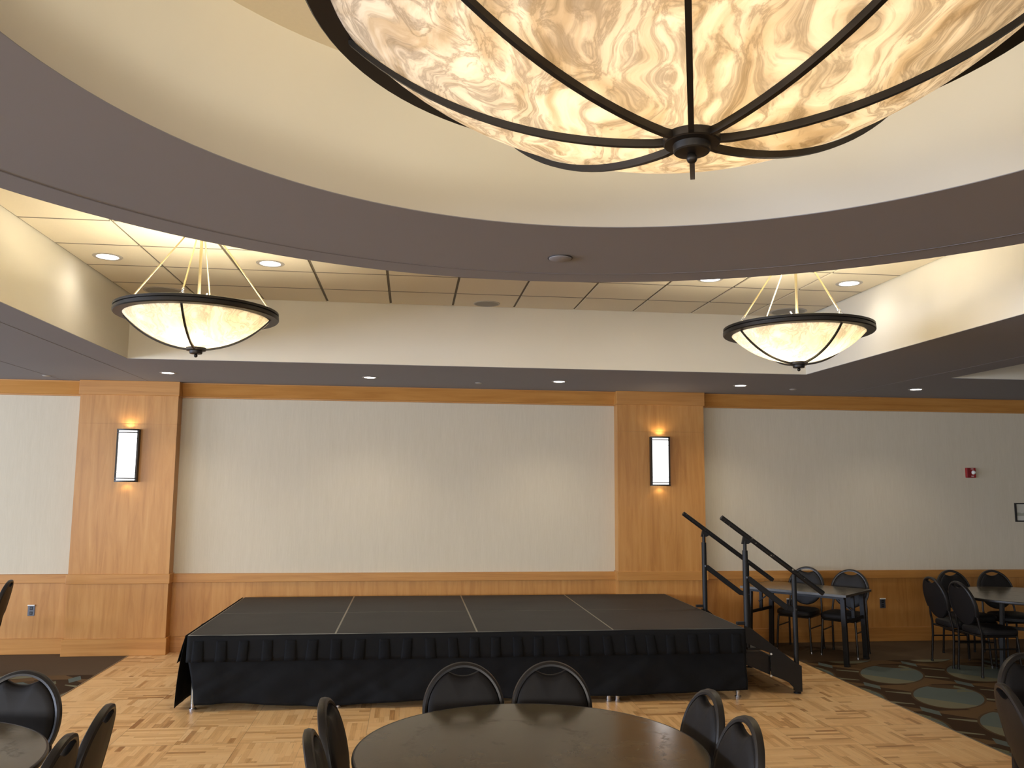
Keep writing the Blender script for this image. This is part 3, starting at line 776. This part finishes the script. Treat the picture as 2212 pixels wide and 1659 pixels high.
for y in (7.70, 8.82):
    far = y > 8
    xp = 3.128; xl = 3.600
    p = MB().tube([loc(xp, y, .42 if not far else .40), loc(xp, y, 1.30)], .0255, 14).tube([loc(xp, y, 1.30), loc(xp, y, 1.385)], .017, 14).build('post', M_blackmetal, sp_)
    MB().prism([(3.098, 1.36), (3.158, 1.36), (3.200, 1.385), (3.118, 1.445)], lambda a, b: loc(a, y-.014, b), lambda a, b: loc(a, y+.014, b)).build('bracket', M_blackmetal, p)
    MB().box(*[xp-3.05-.10, xp-3.05], y-7.67-.016, y-7.67+.016, HS+.006, HS+.034).build('hook', M_blackmetal, p, .004)
    p = MB().tube([loc(xl, y, .03), loc(xl, y, 1.075)], .0235, 14).build('post', M_blackmetal, sp_)
    MB().box(xl-3.05-.028, xl-3.05+.030, y-7.67-.025, y-7.67+.025, .020, .245).build('sleeve', M_stringer, p, .003)
    MB().tube([loc(xl, y, 0), loc(xl, y, .009)], .034, 18).tube([loc(xl, y, .009), loc(xl, y, .03)], .012, 10).build('foot', M_blackmetal, p)
    MB().tube([loc(2.905, y, 1.606), loc(3.885, y, .900)], .0235, 16).build('handrail', M_rail, sp_, label='scuffed black top rail')
    m = MB(); m.bar(loc(3.150, y, 1.045), loc(3.530, y, .765), .034, .050); m.bar(loc(3.515, y, .775), loc(xl, y, .752), .030, .046); m.build('middle_rail', M_blackmetal, sp_, .004)
    b = MB(); b.tube([loc(3.128, y-.030, 1.055), loc(3.128, y-.020, 1.055)], .010, 12); b.tube([loc(xl, y-.028, .758), loc(xl, y-.019, .758)], .009, 12); b.build('bolt', M_chrome, sp_)

# ------------------------------------------------------------------ banquet chair
def make_chair(label, group):
    t = thing('banquet_chair', label, 'chair', (0, 0, 0), 0, group)
    # back is tilted: function from (x, z) on the back plane
    zc, A, B = .700, .208, .222; tilt = math.tan(math.radians(12.5))
    def bp(x, z, off=0.0):        # off: towards the sitter (+y)
        return Vector((x, -.215-(z-.46)*tilt+off-.035*(x/A)**2*-.35, z))
    # upholstered pad with a scooped top, leaving a hand hole below the band
    out = []
    n_ = 84
    a_, b_ = A-.014, B-.014
    for i in range(n_):
        an = 2*PI*i/n_; x = a_*math.sin(an); z = zc+b_*math.cos(an)
        if z > zc and abs(x) < .13:
            # scooped edge below the hand hole
            z = min(z, zc+b_-.044+.044*((x/.110)**2))
        out.append((x, z))
    def pad(dx, s_, off):
        return [bp((x)*s_, zc-.01+(z-zc+.01)*s_, off) for x, z in out]
    rings = [pad(0, 1.0, -.014), pad(0, 1.0, .004), pad(0, .985, .016), pad(0, .94, .024), pad(0, .80, .030), pad(0, .5, .034), pad(0, .2, .036)]
    vs = [v for r in rings for v in r]; fs = []
    for k in range(len(rings)-1):
        for i in range(n_):
            fs.append((k*n_+i, k*n_+(i+1) % n_, (k+1)*n_+(i+1) % n_, (k+1)*n_+i))
    fs.append(tuple((len(rings)-1)*n_+i for i in range(n_)))
    rb = [pad(0, .985, -.020), pad(0, .5, -.024), pad(0, .1, -.025)]
    o0 = len(vs); vs += [v for r in rb for v in r]
    for k, base in enumerate((0, o0, o0+n_)):
        nxt = o0+k*n_
        for i in range(n_): fs.append((base+(i+1) % n_, base+i, nxt+i, nxt+(i+1) % n_))
    fs.append(tuple(o0+2*n_+i for i in range(n_)))
    MB().add(vs, fs, True).build('backrest', M_vinyl, t)
    # band: flat oval hoop round the back
    hoop = []
    for i in range(49):
        an = math.radians(-118)+math.radians(236)*i/48
        hoop.append((A*math.sin(an), zc+B*math.cos(an)))
    vs = []; fs = []
    for i, (x, z) in enumerate(hoop):
        an = math.radians(-118)+math.radians(236)*i/48
        nx, nz = math.sin(an), math.cos(an)
        for (dr, off) in ((.010, -.017), (.013, -.004), (.010, .012), (-.001, .018), (-.012, .016), (-.015, -.002), (-.012, -.019), (-.002, -.023)):
            vs.append(bp(x+nx*dr, z+nz*dr, off))
    for i in range(len(hoop)-1):
        for j in range(8): fs.append((i*8+j, i*8+(j+1) % 8, i*8+8+(j+1) % 8, i*8+8+j))
    fs += [tuple(range(8))[::-1], tuple(len(vs)-8+j for j in range(8))]
    MB().add(vs, fs, True).build('back_frame', M_band, t)
    # seat: rounded cushion on a pan
    sh = []
    for i in range(40):
        an = 2*PI*i/40; c_, s_ = math.cos(an), math.sin(an); e = .42
        x = .215*math.copysign(abs(c_)**e, c_); y = .215*math.copysign(abs(s_)**e, s_)
        x *= 1-.07*(y < 0)*(-y/.215)
        sh.append((x, y+.005))
    rings = []
    for s_, z in ((.93, .408), (.985, .416), (1.0, .432), (.995, .450), (.96, .466), (.86, .476), (.5, .481), (.15, .482)):
        rings.append([(x*s_, y*s_+.005*(1-s_), z) for x, y in sh])
    vs = [v for r in rings for v in r]; fs = []
    for k in range(len(rings)-1):
        for i in range(40): fs.append((k*40+i, k*40+(i+1) % 40, (k+1)*40+(i+1) % 40, (k+1)*40+i))
    fs += [tuple(range(40))[::-1], tuple((len(rings)-1)*40+i for i in range(40))]
    MB().add(vs, fs, True).build('seat', M_vinyl, t)
    # frame under the seat
    m = MB()
    loop = [(-.185, -.195), (-.185, .165), (-.165, .185), (.165, .185), (.185, .165), (.185, -.195)]
    m.tube([(x, y, .398) for x, y in loop], .010, 8); m.tube([(-.185, -.195, .398), (.185, -.195, .398)], .010, 8)
    m.build('seat_frame', M_frame, t)
    for s_ in (-1, 1):
        e = bp(s_*A*.88, zc-B*.47)
        pts = [e+Vector((s_*.004, 0, .03)), e, Vector((s_*.192, -.222, .50)), Vector((s_*.194, -.206, .43)), Vector((s_*.197, -.205, .30)), Vector((s_*.202, -.225, .02))]
        lg = MB().tube(pts, .0115, 10).build('leg', M_frame, t)
        MB().tube([(s_*.2025, -.226, 0), (s_*.202, -.225, .022)], .0145, 10).build('glide', M_dark, lg)
        pts = [(s_*.180, .178, .40), (s_*.186, .186, .30), (s_*.200, .200, .02)]
        lg = MB().tube(pts, .0115, 10).build('leg', M_frame, t)
        MB().tube([(s_*.201, .201, 0), (s_*.200, .200, .022)], .0145, 10).build('glide', M_chrome, lg)
        MB().tube([(s_*.1915, -.207, .275), (s_*.187, .187, .275)], .008, 8).build('stretcher', M_frame, t)
    return t
# x, y of the top of the back, heading of the sitter, label, group
def face(dx, dy): return math.atan2(dy, dx)-PI/2
TC = [(.540, 3.76), (-2.235, 3.72), (3.84, 3.76), (6.62, 8.53)]
gc, gl, gr, gf, gq = 'chairs around the middle round table', 'chairs around the left round table', 'chairs around the near right round table', 'chairs around the far right round table', 'chairs behind the folding table'
chairs = [
    (.305, 4.715, (.02, -1), 'dark round-backed chair behind the middle table, left of its pair', gc),
    (.782, 4.700, (-.02, -1), 'dark round-backed chair behind the middle table, right of its pair', gc),
    (1.435, 3.985, (-1, -.05), 'dark round-backed chair right of the middle table, farther from the viewer', gc),
    (1.425, 3.515, (-1, -.02), 'dark round-backed chair right of the middle table, nearest its front edge', gc),
    (-.365, 3.985, (1, -.06), 'dark round-backed chair left of the middle table, farther from the viewer', gc),
    (-.375, 3.490, (1, .05), 'dark round-backed chair left of the middle table, nearest its front edge', gc),
    (-1.935, 4.700, (-.06, -1), 'dark round-backed chair behind the left table at the photo edge', gl),
    (-1.285, 3.960, (-1, -.06), 'dark round-backed chair right of the left table, farther from the viewer', gl),
    (-1.280, 3.515, (-1, -.04), 'dark round-backed chair right of the left table, nearest its front edge', gl),
    (3.600, 4.700, (.03, -1), 'dark round-backed chair at the right photo edge, the farther of two', gr),
    (2.930, 3.980, (1, -.35), 'dark round-backed chair at the right photo edge, nearest the viewer', gr),
    (-3.89, 8.96, (-1, -.22), 'dark round-backed chair cut by the left photo edge, before the wainscot', None),
    (4.825, 9.945, (-.71, -.70), 'dark round-backed chair behind the folding table, nearest the steps', gq),
    (5.195, 9.595, (-.71, -.70), 'dark round-backed chair behind the folding table, at its right end', gq),
    (6.375, 9.480, (.05, -1), 'dark round-backed chair by the wall behind the far right table, left of its pair', gf),
    (6.890, 9.455, (-.05, -1), 'dark round-backed chair by the wall behind the far right table, right of its pair', gf),
    (5.665, 8.770, (1, -.05), 'dark round-backed chair left of the far right table, nearer the wall', gf),
    (5.675, 8.330, (1, -.04), 'dark round-backed chair left of the far right table, nearer the viewer', gf),
]
proto = None
for (bx, by, d, lb, g) in chairs:
    rz = face(*d); o = make_chair(lb, g) if proto is None else copy_tree(proto)
    if proto is None: proto = o
    dd = Vector((d[0], d[1])).normalized(); backoff = .318
    o.location = (bx+dd.x*backoff, by+dd.y*backoff, 0); o.rotation_euler = (0, 0, rz); o['label'] = lb
    if g: o['group'] = g
    elif 'group' in o: del o['group']

# ------------------------------------------------------------------ tables
def make_round(label, x, y, rz):
    t = thing('round_table', label, 'table', (x, y, 0), rz, 'round folding banquet tables')
    R = .762
    MB().lathe([(1e-4, .738), (R-.006, .738), (R-.006, .7405), (1e-4, .7605)][:0]+[(1e-4, .7400), (R-.010, .7400), (R-.010, .7600), (1e-4, .7600)], 96).build('tabletop', M_table, t)
    MB().lathe([(R-.010, .7605), (R-.004, .7600), (R, .756), (R+.001, .746), (R-.001, .736), (R-.008, .732), (R-.030, .732), (R-.030, .7395), (R-.010, .7395)], 96, closed=True).build('edge_band', M_tableedge, t)
    MB().box(-.42, .42, -.30, .30, .722, .7395).build('underframe', M_tableleg, t)
    for s_ in (-1, 1):
        for q_ in (-1, 1):
            lg = MB().bar((s_*.30, q_*.24, .722), (s_*.345, q_*.27, .012), .042, .034).build('leg', M_tableleg, t, .003)
            MB().tube([(s_*.345, q_*.27, 0), (s_*.345, q_*.27, .014)], .022, 12).build('foot', M_dark, lg)
        MB().bar((s_*.318, -.245, .44), (s_*.318, .245, .44), .022, .034).build('crossbar', M_tableleg, t, .002)
        MB().bar((s_*.312, 0, .44), (s_*.08, 0, .722), .018, .012).build('brace', M_tableleg, t)
    return t
tabs = [(TC[0], .1, 'dark glossy round table in the middle foreground'), (TC[1], .5, 'dark glossy round table at the lower left'), (TC[2], .2, 'dark round table beyond the lower right photo edge'), (TC[3], .9, 'dark round table near the wall at the far right')]
pt = None
for (c_, rz, lb) in tabs:
    if pt is None: pt = o = make_round(lb, c_[0], c_[1], rz)
    else: o = copy_tree(pt)
    o.location = (c_[0], c_[1], 0); o.rotation_euler = (0, 0, rz); o['label'] = lb
# rectangular folding table by the wall
t = thing('folding_table', 'dark rectangular folding table standing askew behind the steps', 'table', (4.50, 9.35, 0), math.radians(131))
MB().box(-.60, .60, -.37, .37, .735, .756).build('tabletop', M_table, t, .002)
m = MB(); m.box(-.61, .61, -.38, -.37, .731, .755); m.box(-.61, .61, .37, .38, .731, .755); m.box(-.61, -.60, -.37, .37, .731, .755); m.box(.60, .61, -.37, .37, .731, .755)
m.build('edge_band', M_tableedge2, t)
m = MB(); m.box(-.56, .56, -.32, -.30, .70, .735); m.box(-.56, .56, .30, .32, .70, .735); m.build('underframe', M_tableleg, t)
for s_ in (-1, 1):
    for q_ in (-1, 1):
        lg = MB().bar((s_*.535, q_*.275, .72), (s_*.555, q_*.285, .012), .050, .044).build('leg', M_tableleg, t, .003)
        MB().box(s_*.56-.024, s_*.56+.024, q_*.285-.027, q_*.285+.027, 0, .02).build('foot', M_dark, lg)
    MB().bar((s_*.542, -.272, .46), (s_*.542, .272, .46), .024, .034).build('crossbar', M_tableleg, t, .002)
    MB().bar((s_*.54, 0, .47), (s_*.535, 0, .735), .034, .026).build('upright', M_tableleg, t)
    MB().bar((s_*.537, .06, .56), (s_*.30, .06, .735), .018, .012).build('brace', M_tableleg, t)
